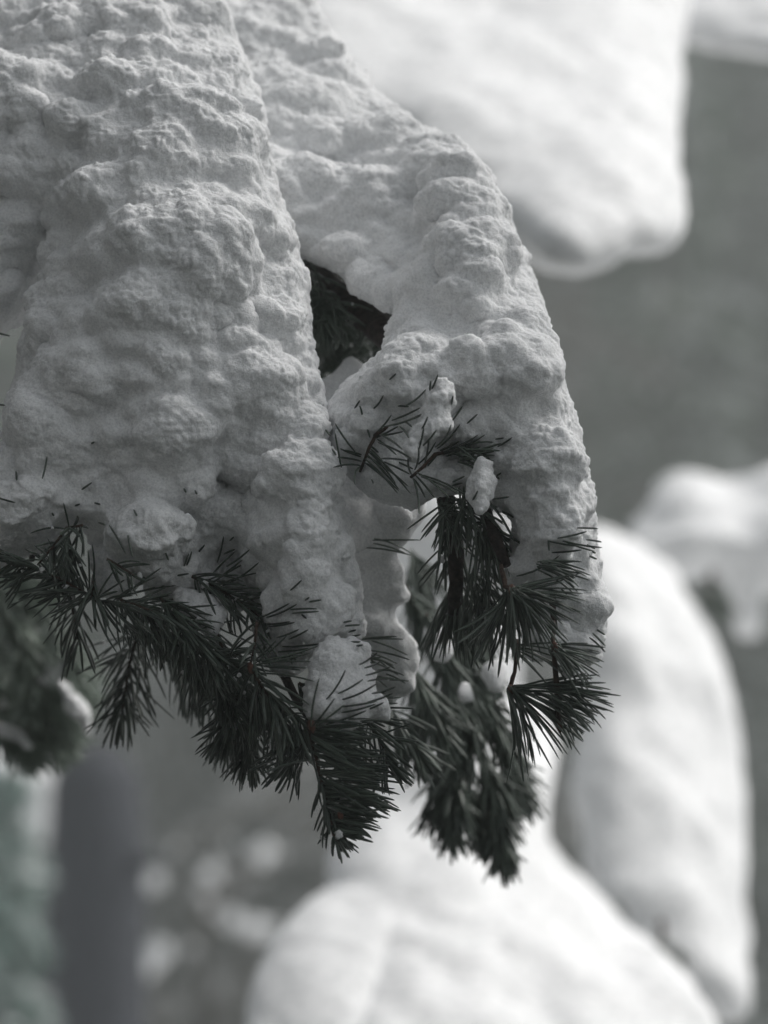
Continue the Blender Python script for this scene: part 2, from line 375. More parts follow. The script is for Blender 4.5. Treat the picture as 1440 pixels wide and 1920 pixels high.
for k, (o_, w_) in enumerate((([(60, 1230), (110, 1225), (130, 1270), (100, 1300), (60, 1290)], 'round white clump on the blurred left bough, topmost'), ([(100, 1270), (150, 1290), (172, 1340), (165, 1390), (140, 1360), (110, 1330)], 'elongated snow clump on the right tip of the blurred left bough'),
                              ([(-20, 1345), (30, 1370), (60, 1395), (52, 1408), (10, 1395), (-20, 1385)], 'thin lowest snow strip on the blurred left bough'), ([(-10, 1300), (18, 1300), (20, 1330), (-10, 1335)], 'snow fleck at the frame edge on the blurred left bough'), ([(50, 1060), (75, 1080), (85, 1150), (70, 1200), (55, 1140)], 'narrow bright snow strip above the blurred left bough'))):
    clump(w_, o_, (.58, .55, .6, .62, .64)[k], .014, .018, .003, (.006, .002, 0), PC, 'snow clumps on the blurred left bough')

# ------------------------------------------------------------------ boughs with needles
def needle_material():
    m, t, b = new_mat('pine_needle')
    oi = t.nodes.new('ShaderNodeObjectInfo'); tc = t.nodes.new('ShaderNodeTexCoord')
    n = t.nodes.new('ShaderNodeTexNoise'); n.inputs['Scale'].default_value = 60; n.inputs['Detail'].default_value = 1
    mx = t.nodes.new('ShaderNodeMath'); mx.operation = 'ADD'
    t.links.new(tc.outputs['Object'], n.inputs['Vector'])
    ms = t.nodes.new('ShaderNodeMath'); ms.operation = 'MULTIPLY'; ms.inputs[1].default_value = 0.5
    t.links.new(oi.outputs['Random'], ms.inputs[0]); t.links.new(ms.outputs[0], mx.inputs[0])
    t.links.new(n.outputs['Fac'], mx.inputs[1])
    r = t.nodes.new('ShaderNodeValToRGB')
    e = r.color_ramp.elements
    e[0].position = 0.3; e[0].color = (0.018, 0.029, 0.024, 1); e[1].position = 1.0; e[1].color = (0.075, 0.10, 0.078, 1)
    t.links.new(mx.outputs[0], r.inputs[0]); t.links.new(r.outputs[0], b.inputs['Base Color'])
    b.inputs['Roughness'].default_value = 0.38; b.inputs['Specular IOR Level'].default_value = 0.6
    return m
def bark_material(name, c0, c1):
    m, t, b = new_mat(name)
    tc = t.nodes.new('ShaderNodeTexCoord'); n = t.nodes.new('ShaderNodeTexNoise'); n.inputs['Scale'].default_value = 260; n.inputs['Detail'].default_value = 5
    r = t.nodes.new('ShaderNodeValToRGB'); r.color_ramp.elements[0].position = .35; r.color_ramp.elements[0].color = c0 + (1,); r.color_ramp.elements[1].position = .7; r.color_ramp.elements[1].color = c1 + (1,)
    bu = t.nodes.new('ShaderNodeBump'); bu.inputs['Strength'].default_value = .9; bu.inputs['Distance'].default_value = .002
    t.links.new(tc.outputs['Object'], n.inputs['Vector']); t.links.new(n.outputs['Fac'], r.inputs[0]); t.links.new(r.outputs[0], b.inputs['Base Color'])
    t.links.new(n.outputs['Fac'], bu.inputs['Height']); t.links.new(bu.outputs[0], b.inputs['Normal']); b.inputs['Roughness'].default_value = .85
    return m
M_NEEDLE = needle_material()
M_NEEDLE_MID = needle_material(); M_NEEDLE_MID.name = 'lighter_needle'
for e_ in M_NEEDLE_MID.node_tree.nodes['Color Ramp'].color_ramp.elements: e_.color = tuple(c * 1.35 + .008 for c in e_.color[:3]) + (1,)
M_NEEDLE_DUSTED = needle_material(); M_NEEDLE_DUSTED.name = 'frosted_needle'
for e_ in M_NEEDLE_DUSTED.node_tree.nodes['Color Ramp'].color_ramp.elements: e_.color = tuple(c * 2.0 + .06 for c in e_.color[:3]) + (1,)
M_TWIG = bark_material('twig_bark', (0.025, 0.014, 0.010), (0.075, 0.045, 0.032))
M_BUD = bark_material('bud_scales', (0.05, 0.018, 0.012), (0.13, 0.06, 0.04))
M_BRANCH = bark_material('branch_bark', (0.012, 0.009, 0.009), (0.045, 0.030, 0.027))

NV = []                                      # needle shapes: unit long along z, bowed towards +x
for i in range(10):
    bow = (0.02, 0.05, 0.08, 0.11, 0.14, 0.17, 0.2, 0.24, 0.06, 0.1)[i]
    ts = (0, .12, .35, .6, .82, .95, 1.0); rad = (.55, .85, 1, 1, .9, .6, .12)
    V = []; F = []
    for t_, r_ in zip(ts, rad):
        x = bow * (2 * t_ * t_ - t_ ** 3 * .4) ; z = t_ * (1 - bow * .25 * t_)
        for k in range(5):
            a = 2 * math.pi * k / 5
            V.append((x + math.cos(a) * r_ * .62, math.sin(a) * r_, z))
    for j in range(len(ts) - 1):
        for k in range(5):
            F.append((j * 5 + k, j * 5 + (k + 1) % 5, (j + 1) * 5 + (k + 1) % 5, (j + 1) * 5 + k))
    F.append(tuple(range(len(ts) * 5 - 5, len(ts) * 5)))
    NV.append((np.array(V), F))
NF = np.array([f for f in NV[0][1] if len(f) == 4])

rn = random.Random(99)
bpy.context.view_layer.update(); DG = bpy.context.evaluated_depsgraph_get()
def snow_at(px, py, y):
    """how far the snow skin lies at a photograph pixel, if it is near the given distance"""
    o = Vector(CAM); d = (P(px, py, 0) - o).normalized()
    hit, loc, nor, idx, ob, mw = sc.ray_cast(DG, o, d)
    return loc.y if hit and loc.y < 0.06 else y
WIDTH = 0.00112                              # half width of a needle

class Bough:
    def __init__(self, name, label, base, group=None):
        self.root = tag(empty(name, base), label, 'branch', group)
        self.L = np.array(base); self.singles = 0; self.meshes = {}
        self.sv = []; self.sf = []; self.nv = 0; self.twig = None
    def stem(self, name, pts, radii, mat, sides=8):
        pts = [Vector(p) for p in pts]; P2 = []; R2 = []
        for i in range(len(pts) - 1):
            for t_ in (0, .33, .66):
                P2.append(pts[i].lerp(pts[i + 1], t_) + Vector([rn.uniform(-1, 1) for _ in range(3)]) * radii[i] * .18)
                R2.append((radii[i] * (1 - t_) + radii[i + 1] * t_) * rn.uniform(.86, 1.16))
        P2.append(pts[-1]); R2.append(radii[-1])
        v, f = tube(P2, R2, sides)
        return mesh_obj(name, np.array(v) - self.L, f, mat, parent=self.root)
    def needle(self, base, d, bend, length, kind=None, single=False, w=1.0):
        d = d.normalized(); x = bend - d * bend.dot(d)
        x = x.normalized() if x.length > 1e-4 else d.orthogonal().normalized()
        y = d.cross(x); i = rn.randrange(10) if kind is None else kind
        W_ = WIDTH * w * rn.uniform(.85, 1.12)
        # the shape's bow scales with the length, its section does not
        v, f = NV[i]; bowx = np.repeat(v.reshape(-1, 5, 3)[:, :, 0].mean(1), 5)
        cx = (v[:, 0] - bowx) * W_ + bowx * length; cy = v[:, 1] * W_; cz = v[:, 2] * length
        if single and self.singles < 300:
            self.singles += 1
            q = round(length / .004) * .004
            key = (i, q)
            me = NEEDLE_MESHES.get(key)
            if me is None:
                me = bpy.data.meshes.new('needle')
                me.from_pydata(np.stack([(v[:, 0] - bowx) * WIDTH + bowx * q, v[:, 1] * WIDTH, v[:, 2] * q], 1).tolist(), [], f)
                me.polygons.foreach_set('use_smooth', [True] * len(me.polygons)); me.materials.append(M_NEEDLE)
                NEEDLE_MESHES[key] = me
            o = bpy.data.objects.new('needle', me); C.objects.link(o); o.parent = self.twig or self.root
            l = Vector(base) - Vector(self.L)
            o.matrix_basis = Matrix(((x.x, y.x, d.x, l.x), (x.y, y.y, d.y, l.y), (x.z, y.z, d.z, l.z), (0, 0, 0, 1)))
        else:
            X = np.array(x); Yv = np.array(y); D = np.array(d)
            self.sv.append(np.array(base) - self.L + cx[:, None] * X + cy[:, None] * Yv + cz[:, None] * D)
            self.sf.append(NF + self.nv); self.nv += len(v)
    def line(self, a, b, y=0.0, bow=0.08, dy=0.0, single=True, w=1.0):
        """one needle from photograph point a to b; bow bends it (positive: to its left)"""
        ya, yb = snow_at(*a, y), snow_at(*b, y)
        ya = min(ya, yb + .02) + .002; yb = min(min(yb, ya) - .005, ya + .01)
        if math.hypot(a[0] - b[0], a[1] - b[1]) > 42:      # long needles lie on the snow, short ones stick out of it
            yb = min(yb, ya - .008); lift = 0.0
            for t_ in (.2, .4, .6, .8):
                yy = ya * (1 - t_) + yb * t_
                lift = max(lift, yy - snow_at(a[0] * (1 - t_) + b[0] * t_, a[1] * (1 - t_) + b[1] * t_, yy + .003) + .003)
            lift = min(lift, .03); ya -= lift * .8; yb -= lift
        p = P(a[0], a[1], ya); q = P(b[0], b[1], yb); d = q - p
        side = Vector((-d.z, 0, d.x)) * (1 if bow >= 0 else -1) * -1
        k = min(range(10), key=lambda i: abs((0.02, 0.05, 0.08, 0.11, 0.14, 0.17, 0.2, 0.24, 0.06, 0.1)[i] - abs(bow)))
        # aim so that the bowed tip lands on b
        bw = (0.02, 0.05, 0.08, 0.11, 0.14, 0.17, 0.2, 0.24, 0.06, 0.1)[k]
        d2 = d - side.normalized() * d.length * bw * 1.5
        self.needle(p, d2, side, d.length, k, single, w)
    def fan(self, node, a0, a1, n, L0, L1, single=False, y=0.0, depth=0.5, bow=-1, stub=None, spread=8, w=1.0):
        """a tuft: needles from one node, a0..a1 degrees in the picture plane (0 right, 90 up)"""
        d = (y - CAM[1]) / 2.0
        for i in range(n):
            a = math.radians(a0 + (a1 - a0) * (i + rn.random()) / n)
            dv = Vector((math.cos(a), rn.uniform(-depth, depth * .6), math.sin(a)))
            b = P(node[0] + rn.uniform(-spread, spread), node[1] + rn.uniform(-spread, spread), y + rn.uniform(-.012, .012))
            up = Vector((rn.uniform(-.3, .3), rn.uniform(-.3, .3), 1 if bow > 0 else -1))
            self.needle(b, dv, up, rn.uniform(L0, L1) * PX * d, None, single, w)
    def shoot(self, pts, n, L, bias=(0, 0), y=0.0, single=False, fwd=.5, rad=.7, bw=.6, r=3.2, t0=0.0, tip=.6, stem=True, w=1.0, depthbias=-.1):
        """a twig along photograph points with needles all round, leaning along bias (right, up)"""
        Y = y if isinstance(y, (list, tuple)) else [y] * len(pts)
        pp = [P(a, b, c) for (a, b), c in zip(pts, Y)]; d = (Y[0] - CAM[1]) / 2.0
        if stem:
            self.twig = self.stem('twig', pp, [r * PX * d * (1 - .35 * i / len(pp)) for i in range(len(pp))], M_TWIG, 6)
        B = Vector((bias[0], depthbias, bias[1]))
        for i in range(n):
            t_ = t0 + (1 - t0) * (i + rn.random()) / n; s_ = t_ * (len(pp) - 1); j = min(int(s_), len(pp) - 2)
            c = pp[j].lerp(pp[j + 1], s_ - j); ax = (pp[j + 1] - pp[j]).normalized()
            u = ax.orthogonal().normalized(); v = ax.cross(u); a = rn.uniform(0, 2 * math.pi)
            ra = u * math.cos(a) + v * math.sin(a)
            dv = ax * fwd * rn.uniform(.6, 1.4) + ra * rad + B * bw * rn.uniform(.6, 1.4) + Vector([rn.gauss(0, .16) for _ in range(3)])
            ln = L * PX * d * rn.uniform(.72, 1.1) * (1 - (1 - tip) * max(0, (t_ - .6) / .4))
            self.needle(c + ra * r * .6 * PX, dv, ax * .6 + B * .8 + ra * -.2, ln, None, single, w)
    def done(self, mat=None):
        if self.sv:
            o = mesh_obj('needles', np.concatenate(self.sv), np.concatenate(self.sf), mat or M_NEEDLE, parent=self.root)
            o['kind'] = 'stuff'
NEEDLE_MESHES = {}

# --- the big near bough
A = Bough('pine_bough', 'drooping pine bough under the biggest lumpy snow load, needles along its lower edge', P(330, 1000, 0.06))
A.stem('branch', [P(250, -40, .30), P(300, 200, .24), P(340, 500, .15), P(380, 800, .11), P(450, 1080, .085), P(550, 1300, .03), P(583, 1356, -.01)], [.011, .010, .009, .007, .005, .003, .002], M_BRANCH, 10)
for pts, rr_ in (([P(340, 500, .15), P(240, 800, .12), P(185, 1070, .07), P(174, 1120, .02)], [.006, .005, .004, .002]), ([P(380, 800, .11), P(340, 1010, .09), P(360, 1150, .05)], [.005, .004, .003]),
                 ([P(300, 200, .24), P(120, 600, .16), P(60, 900, .11), P(60, 1050, .06)], [.007, .006, .004, .002])):
    A.stem('branch', pts, rr_, M_BRANCH, 8)
Y0 = -0.045
A.shoot([(577, 1352), (588, 1400), (604, 1468), (617, 1528), (626, 1568)], 105, 128, (1, .22), Y0, True, fwd=.22, rad=.62, bw=.85, r=4.2, tip=.5)
A.shoot([(600, 1450), (616, 1520), (627, 1572)], 34, 62, (-.1, -.4), Y0, False, fwd=.7, rad=.6, bw=.3, r=3, tip=.6, stem=False)
A.fan((627, 1566), 20, -75, 16, 36, 62, False, Y0, .5, -1, spread=4)
A.shoot([(600, 1400), (640, 1440), (652, 1500), (636, 1556)], 90, 105, (1, .2), Y0 + .03, False, fwd=.2, rad=.6, bw=.7, tip=.45)
for a, b, bow in (((583, 1362), (598, 1268), .1), ((611, 1312), (649, 1257), -.14), ((634, 1300), (682, 1274), -.1), ((638, 1312), (708, 1283), -.11), ((586, 1362), (626, 1312), -.05), ((591, 1362), (646, 1322), -.05),
                  ((598, 1360), (630, 1354), .02), ((640, 1336), (704, 1321), -.08), ((612, 1358), (690, 1332), -.06), ((640, 1325), (702, 1316), -.05), ((674, 1246), (708, 1224), -.06), ((686, 1266), (733, 1250), -.05),
                  ((690, 1277), (738, 1272), .05), ((698, 1300), (740, 1289), -.05), ((690, 1316), (738, 1300), -.05), ((676, 1352), (731, 1352), .04), ((690, 1330), (718, 1318), -.05), ((668, 1366), (720, 1370), .05), ((684, 1252), (716, 1240), -.05)):
    A.line(a, b, Y0 - .028, bow)
A.shoot([(482, 1165), (477, 1215), (468, 1252)], 10, 70, (-.2, 0), -.03, True, r=3.0)
for a, b, bow in (((478, 1244), (541, 1190), -.06), ((482, 1240), (600, 1212), -.08), ((480, 1246), (580, 1225), -.05), ((490, 1240), (584, 1240), .03), ((484, 1248), (572, 1252), .03), ((520, 1195), (562, 1180), -.05), ((500, 1170), (544, 1166), -.05),
                  ((530, 1212), (598, 1208), -.06), ((522, 1222), (580, 1216), -.04), ((508, 1232), (560, 1236), .04), ((496, 1250), (565, 1256), .05), ((478, 1238), (520, 1200), -.04),
                  ((540, 1110), (569, 1085), -.05), ((571, 1130), (601, 1125), .03), ((545, 1143), (600, 1141), .04), ((500, 1157), (556, 1134), -.08), ((548, 1150), (600, 1146), .03), ((505, 1174), (555, 1167), -.04), ((565, 1152), (575, 1160), .05), ((542, 1198), (580, 1180), -.05),
                  ((480, 1160), (545, 1131), -.06), ((572, 1126), (580, 1120), .03),
                  ((640, 1168), (664, 1163), .03), ((642, 1174), (680, 1171), .03), ((645, 1196), (677, 1190), -.03), ((650, 1186), (668, 1181), .02), ((655, 1204), (680, 1203), .02), ((664, 1212), (682, 1209), .02),
                  ((407, 1056), (420, 1005), -.05), ((425, 1062), (471, 1029), -.05), ((417, 1098), (486, 1056), -.1), ((349, 1062), (361, 1031), -.08), ((372, 1036), (385, 1020), .02), ((310, 1036), (315, 1048), .02), ((431, 1014), (437, 1008), .02), ((400, 1090), (452, 1052), -.05), ((344, 1066), (354, 1038), .05), ((395, 1080), (443, 1031), .04), ((330, 1080), (352, 1076), .05), ((418, 1040), (440, 1030), .05),
                  ((88, 857), (79, 901), .06), ((30, 884), (31, 899), .02), ((-12, 932), (27, 942), .02), ((150, 920), (172, 905), -.03), ((205, 985), (235, 1036), .04), ((240, 1004), (250, 1050), -.04), ((251, 956), (257, 968), .02), ((-8, 624), (20, 630), .02), ((172, 832), (176, 829), .0), ((98, 962), (100, 966), 0), ((-8, 758), (10, 760), .02),
                  ((176, 943), (190, 946), .04), ((140, 949), (150, 945), .02), ((185, 980), (196, 984), .03), ((345, 916), (348, 922), 0), ((366, 920), (369, 926), 0)):
    A.line(a, b, -.044 if b[0] > 300 else -.052, bow)
A.shoot([(468, 1252), (500, 1300), (545, 1340), (577, 1356)], 55, 118, (-.15, -.75), -.03, True, fwd=.3, rad=.75, bw=.5, r=3.4)
A.shoot([(176, 1090), (173, 1125), (196, 1128), (250, 1132), (318, 1160)], 46, 104, (.1, -.35), -.02, True, r=2.4, fwd=.4)
A.shoot([(155, 985), (125, 990), (100, 1025), (70, 1060)], 34, 74, (.35, -.1), -.03, True, r=3, fwd=.2)
A.shoot([(200, 1048), (226, 1062), (252, 1080)], 14, 58, (.3, .2), -.03, True, r=3)
# the darker mass of needles under the snow, one joined part
A.shoot([(175, 1120), (120, 1090), (60, 1062), (20, 1058)], 70, 98, (0, -.45), 0.0, r=3)
A.shoot([(130, 1000), (120, 1040), (110, 1090)], 45, 90, (.2, -.5), 0.01)
A.shoot([(300, 1120), (345, 1175), (395, 1225), (462, 1258)], 120, 98, (0, -.2), -.005)
A.shoot([(330, 1150), (370, 1230), (420, 1300), (440, 1345)], 120, 98, (-.05, -.4), .02)
A.shoot([(400, 1170), (430, 1250), (455, 1330), (468, 1400), (474, 1425)], 140, 98, (-.1, -.35), .05)
A.shoot([(480, 1290), (520, 1350), (552, 1410)], 100, 96, (-.1, -.4), .01)
A.shoot([(450, 1260), (440, 1330), (420, 1390)], 90, 96, (-.1, -.3), .03)
A.shoot([(585, 1362), (560, 1400), (540, 1440)], 40, 100, (-.5, -.3), .0)
A.shoot([(360, 1080), (420, 1110), (480, 1150), (540, 1200)], 90, 90, (0, -.2), .015)
A.shoot([(220, 1120), (270, 1150), (310, 1200)], 70, 100, (0, -.4), .02)
A.shoot([(620, 1300), (680, 1340), (720, 1400), (728, 1450)], 70, 95, (.3, .1), .0)
A.shoot([(560, 1280), (600, 1310), (640, 1370), (650, 1430)], 80, 100, (.3, -.1), -.0)
A.shoot([(268, 1150), (248, 1220), (236, 1290), (228, 1345)], 80, 115, (0, -.3), .14)
A.shoot([(300, 1160), (345, 1240), (375, 1300)], 75, 112, (0, -.3), .16)
A.shoot([(130, 1100), (140, 1160), (150, 1210)], 25, 105, (-.1, -.5), .08)
A.shoot([(380, 1250), (420, 1320), (450, 1400)], 90, 110, (0, -.3), .12)
for bx_, by_, yy, ln in ((582, 1362, -.05, 24), (468, 1254, -.036, 22), (628, 1570, -.046, 22), (636, 1530, -.05, 18)):
    p_ = P(bx_, by_, yy); l_ = ln * PX
    v, f = tube([p_ + Vector((0, 0, l_ * .5)), p_ + Vector((l_ * .1, -.001, l_ * .2)), p_ + Vector((l_ * .15, -.001, -l_ * .2)), p_ + Vector((l_ * .2, 0, -l_ * .55))], [l_ * .16, l_ * .3, l_ * .26, l_ * .06], 8)
    mesh_obj('bud', np.array(v) - A.L, f, M_BUD, parent=A.root)
A.done()

# --- the right bough
Bg = Bough('pine_bough', 'pine bough right of the biggest one, needle fans curling out of its narrow snow lobe', P(850, 700, 0.08))
Bg.stem('branch', [P(520, 440, .26), P(590, 520, .2), P(650, 560, .17), P(740, 640, .12), P(840, 800, .06), P(900, 930, .03), P(950, 1060, .0)], [.012, .011, .010, .009, .007, .005, .003], M_BRANCH, 10)
Bg.stem('branch', [P(840, 800, .06), P(980, 850, .03), P(1030, 1050, .01), P(1040, 1180, -.01)], [.006, .005, .003, .002], M_BRANCH, 8)
Bg.stem('branch', [P(820, 780, .08), P(836, 940, .05), P(848, 1000, .045), P(856, 1060, .045), P(852, 1150, .06)], [.007, .0066, .006, .0055, .004], M_BRANCH, 10)
Bg.stem('branch', [P(600, 500, .24), P(600, 600, .24), P(640, 700, .26)], [.009, .008, .006], M_BRANCH, 8)
Bg.twig = Bg.stem('twig', [P(a_, b_, snow_at(a_, b_, c_) - d_) for a_, b_, c_, d_ in ((740, 792, 0, -.004), (704, 816, -.015, .005), (688, 850, -.03, .008), (675, 884, -.035, .009))], [.0012, .0012, .0011, .0009], M_TWIG, 6)
K = -.038
for a, b, bow in (((666, 847), (629, 796), .08), ((676, 856), (634, 840), .06), ((681, 853), (647, 844), .03), ((675, 873), (625, 875), -.12), ((677, 865), (634, 857), -.05), ((675, 875), (663, 910), -.2), ((676, 880), (703, 906), .2),
                  ((684, 860), (749, 927), .08), ((688, 852), (752, 921), .06), ((686, 855), (768, 912), .1), ((691, 843), (768, 922), .08), ((682, 866), (746, 918), .05), ((684, 868), (730, 905), .14), ((690, 846), (742, 905), .1),
                  ((692, 840), (718, 866), .06), ((700, 816), (738, 775), -.11), ((702, 822), (748, 799), -.05), ((704, 818), (760, 809), -.05), ((714, 816), (755, 842), .08), ((708, 824), (744, 853), .05), ((735, 788), (788, 765), -.06), ((744, 761), (764, 762), .02),
                  ((762, 760), (798, 732), -.08), ((806, 735), (808, 709), .05), ((808, 733), (822, 701), -.06), ((729, 713), (742, 701), -.03), ((699, 767), (722, 739), -.14), ((665, 766), (677, 747), .03), ((679, 781), (674, 756), -.14), ((688, 803), (694, 821), .06), ((693, 835), (712, 850), .05),
                  ((716, 860), (768, 864), .06), ((720, 866), (773, 891), .05), ((746, 866), (772, 878), .03), ((640, 876), (628, 812), .03), ((609, 805), (618, 815), .05), ((622, 842), (630, 853), .08), ((710, 830), (770, 858), .05), ((720, 800), (790, 780), -.05), ((757, 790), (772, 800), .04),
                  ((739, 797), (793, 776), -.04), ((750, 800), (768, 822), .06)):
    Bg.line(a, b, K, bow)
Bg.twig = Bg.stem('twig', [P(a_, b_, snow_at(a_, b_, c_) - d_) for a_, b_, c_, d_ in ((850, 846, 0, -.004), (815, 852, -.02, .006), (792, 876, -.035, .008), (770, 895, -.04, .008))], [.0013, .0012, .0011, .0010], M_TWIG, 6)
for a, b, bow in (((785, 844), (794, 806), -.05), ((787, 811), (803, 780), -.1), ((790, 838), (816, 810), -.1), ((816, 838), (850, 795), -.16), ((818, 842), (864, 796), -.12), ((848, 789), (867, 762), -.03), ((872, 797), (895, 777), -.03), ((827, 849), (898, 816), -.09),
                  ((832, 850), (909, 817), -.1), ((822, 846), (858, 829), -.06), ((774, 896), (787, 962), .1), ((776, 898), (800, 936), .1), ((786, 890), (873, 925), .1), ((780, 892), (813, 930), .05), ((923, 936), (953, 932), -.03), ((928, 823), (945, 821), -.04),
                  ((930, 893), (936, 898), .03), ((883, 941), (895, 922), -.08), ((784, 870), (816, 832), -.16), ((778, 880), (786, 838), -.1), ((796, 868), (804, 826), -.05), ((794, 880), (806, 862), .03), ((800, 876), (817, 856), .03), ((830, 852), (874, 838), -.05), ((836, 856), (890, 830), -.06),
                  ((848, 852), (902, 838), -.04), ((931, 892), (941, 886), .03), ((782, 886), (846, 934), .08), ((790, 894), (870, 930), .06), ((845, 905), (873, 892), -.03), ((842, 912), (868, 905), .03), ((846, 760), (849, 745), .02), ((772, 890), (764, 858), .1)):
    Bg.line(a, b, K - .006, bow)
Bg.line((931, 838), (960, 821), K - .006, -.06)
Bg.twig = Bg.stem('twig', [P(940, 1060, -.02), P(948, 1100, -.04), P(963, 1108, -.05)], [.0015, .0016, .0015], M_TWIG, 6)
for a, b, bow in (((969, 1080), (1050, 1044), -.14), ((962, 1100), (1095, 1076), -.17), ((1083, 990), (1123, 991), .02), ((1046, 1009), (1104, 996), -.06), ((1052, 1013), (1131, 1028), -.06), ((1027, 1014), (1080, 1024), -.05), ((1035, 1036), (1096, 1031), -.04), ((1032, 1055), (1083, 1052), -.05),
                  ((1100, 1012), (1128, 1016), .02), ((1098, 1020), (1118, 1030), .02), ((1104, 1042), (1116, 1047), .02), ((1110, 1034), (1119, 1038), .02), ((1050, 1103), (1065, 1116), .04), ((1106, 1196), (1137, 1224), .04), ((1112, 1188), (1136, 1212), .03), ((1118, 1180), (1134, 1190), .03),
                  ((1060, 1016), (1120, 1036), -.04), ((1028, 1012), (1030, 1036), .03)):
    Bg.line(a, b, -.05, bow)
Bg.fan((962, 1107), 24, -98, 62, 88, 150, True, -.05, .35, -1, w=.9)
Bg.fan((1012, 1060), 8, -22, 16, 70, 100, True, -.03, .25, -1)
Bg.fan((950, 1112), -92, -125, 16, 100, 165, True, -.04, .25, 1)
Bg.twig = Bg.stem('twig', [P(1038, 1165, -.03), P(1037, 1215, -.045), P(1044, 1290, -.04), P(1047, 1362, -.04)], [.0012, .0013, .0017, .0019], M_TWIG, 6)
Bg.fan((1036, 1216), 12, -60, 26, 60, 108, True, -.045, .4, -1)
Bg.fan((1042, 1300), 14, -38, 40, 78, 108, True, -.04, .4, -1, spread=22)
Bg.twig = Bg.stem('twig', [P(970, 1200, -.02), P(965, 1260, -.03), P(955, 1292, -.035)], [.0012, .0013, .0016], M_TWIG, 6)
Bg.fan((958, 1292), 22, -80, 44, 100, 185, True, -.035, .3, -1)
Bg.fan((968, 1215), 10, -40, 10, 60, 120, False, -.03, .3, -1)
Bg.fan((1040, 1330), -5, -60, 14, 60, 95, False, -.03, .4, -1, spread=14)
Bg.fan((905, 985), -15, -115, 40, 90, 125, False, .03, .5, -1, spread=14)
Bg.fan((856, 1108), -45, -135, 80, 95, 150, False, .07, .5, -1, spread=12)
Bg.fan((840, 950), 10, -150, 40, 70, 110, False, .03, .6, -1, spread=22)
Bg.fan((880, 930), -10, -120, 30, 70, 110, False, .02, .6, -1, spread=22)
Bg.fan((850, 1020), -30, -150, 30, 60, 110, False, .06, .5, -1, spread=18)
Bg.fan((905, 1090), -30, -120, 50, 100, 150, False, .05, .5, -1, spread=25)
Bg.fan((870, 850), 30, -30, 26, 40, 70, False, .0, .5, -1, spread=18)
Bg.fan((690, 1015), 5, -8, 4, 60, 95, False, .07, .1, -1, spread=14)
for nd, n_ in (((600, 560), 40), ((640, 610), 60), ((690, 620), 60), ((600, 640), 50), ((630, 680), 50), ((720, 600), 40), ((580, 520), 30), ((560, 560), 50), ((600, 600), 50)):
    Bg.fan(nd, 0, 360, n_, 60, 100, False, .24, .9, 1, spread=26, w=1.3)
    Bg.fan((nd[0] - 10, min(nd[1], 610) - 30), 180, 360, n_ // 2, 40, 80, False, .15, .8, -1, spread=26, w=1.2)
Bg.fan((668, 1225), 15, -25, 10, 50, 100, False, .06, .2, -1, spread=30)
Bg.fan((720, 1255), 12, -25, 9, 40, 60, False, .06, .2, -1, spread=30)
for bx_, by_, yy, ln in ((958, 1110, -.052, 26), (1038, 1214, -.05, 20), (956, 1294, -.038, 20), (1047, 1364, -.042, 18)):
    p_ = P(bx_, by_, yy); l_ = ln * PX
    v, f = tube([p_ + Vector((0, 0, l_ * .5)), p_ + Vector((l_ * .1, -.001, l_ * .2)), p_ + Vector((l_ * .15, -.001, -l_ * .2)), p_ + Vector((l_ * .2, 0, -l_ * .55))], [l_ * .16, l_ * .3, l_ * .26, l_ * .06], 8)
    mesh_obj('bud', np.array(v) - Bg.L, f, M_BUD, parent=Bg.root)
Bg.done()

# crumbs of snow caught among the sharp needles
cv, cf, no = [], [], 0
rc = random.Random(8)
for bo, cnt in ((A, 150), (Bg, 60)):
    allv = np.concatenate(bo.sv).reshape(-1, 35, 3)
    for i in rc.sample(range(len(allv)), cnt):
        p_ = Vector(allv[i, rc.choice((5, 10, 15))]) + Vector(bo.L)
        if bo is Bg and p_.y > .15: continue
        e = rc.choice((.0008, .0010, .0013, .0017, .0026)) * rc.uniform(.7, 1.2)
        v, f = tube([p_ + Vector((rc.uniform(-e, e), rc.uniform(-e, e) - .001, -e * .4)), p_ + Vector((0, -.001, .1 * e)), p_ + Vector((rc.uniform(-e, e), -.001, e * .7)), p_ + Vector((0, 0, e * 1.1))], [e * .5, e * rc.uniform(.8, 1.2), e * rc.uniform(.6, 1), e * .25], 7)
        cv += v; cf += [tuple(k + no for k in q) for q in f]; no += len(v)
tag(mesh_obj('snow_crumbs', cv, cf, M_SNOW), 'loose crumbs of snow caught among the sharp pine needles', kind='stuff')

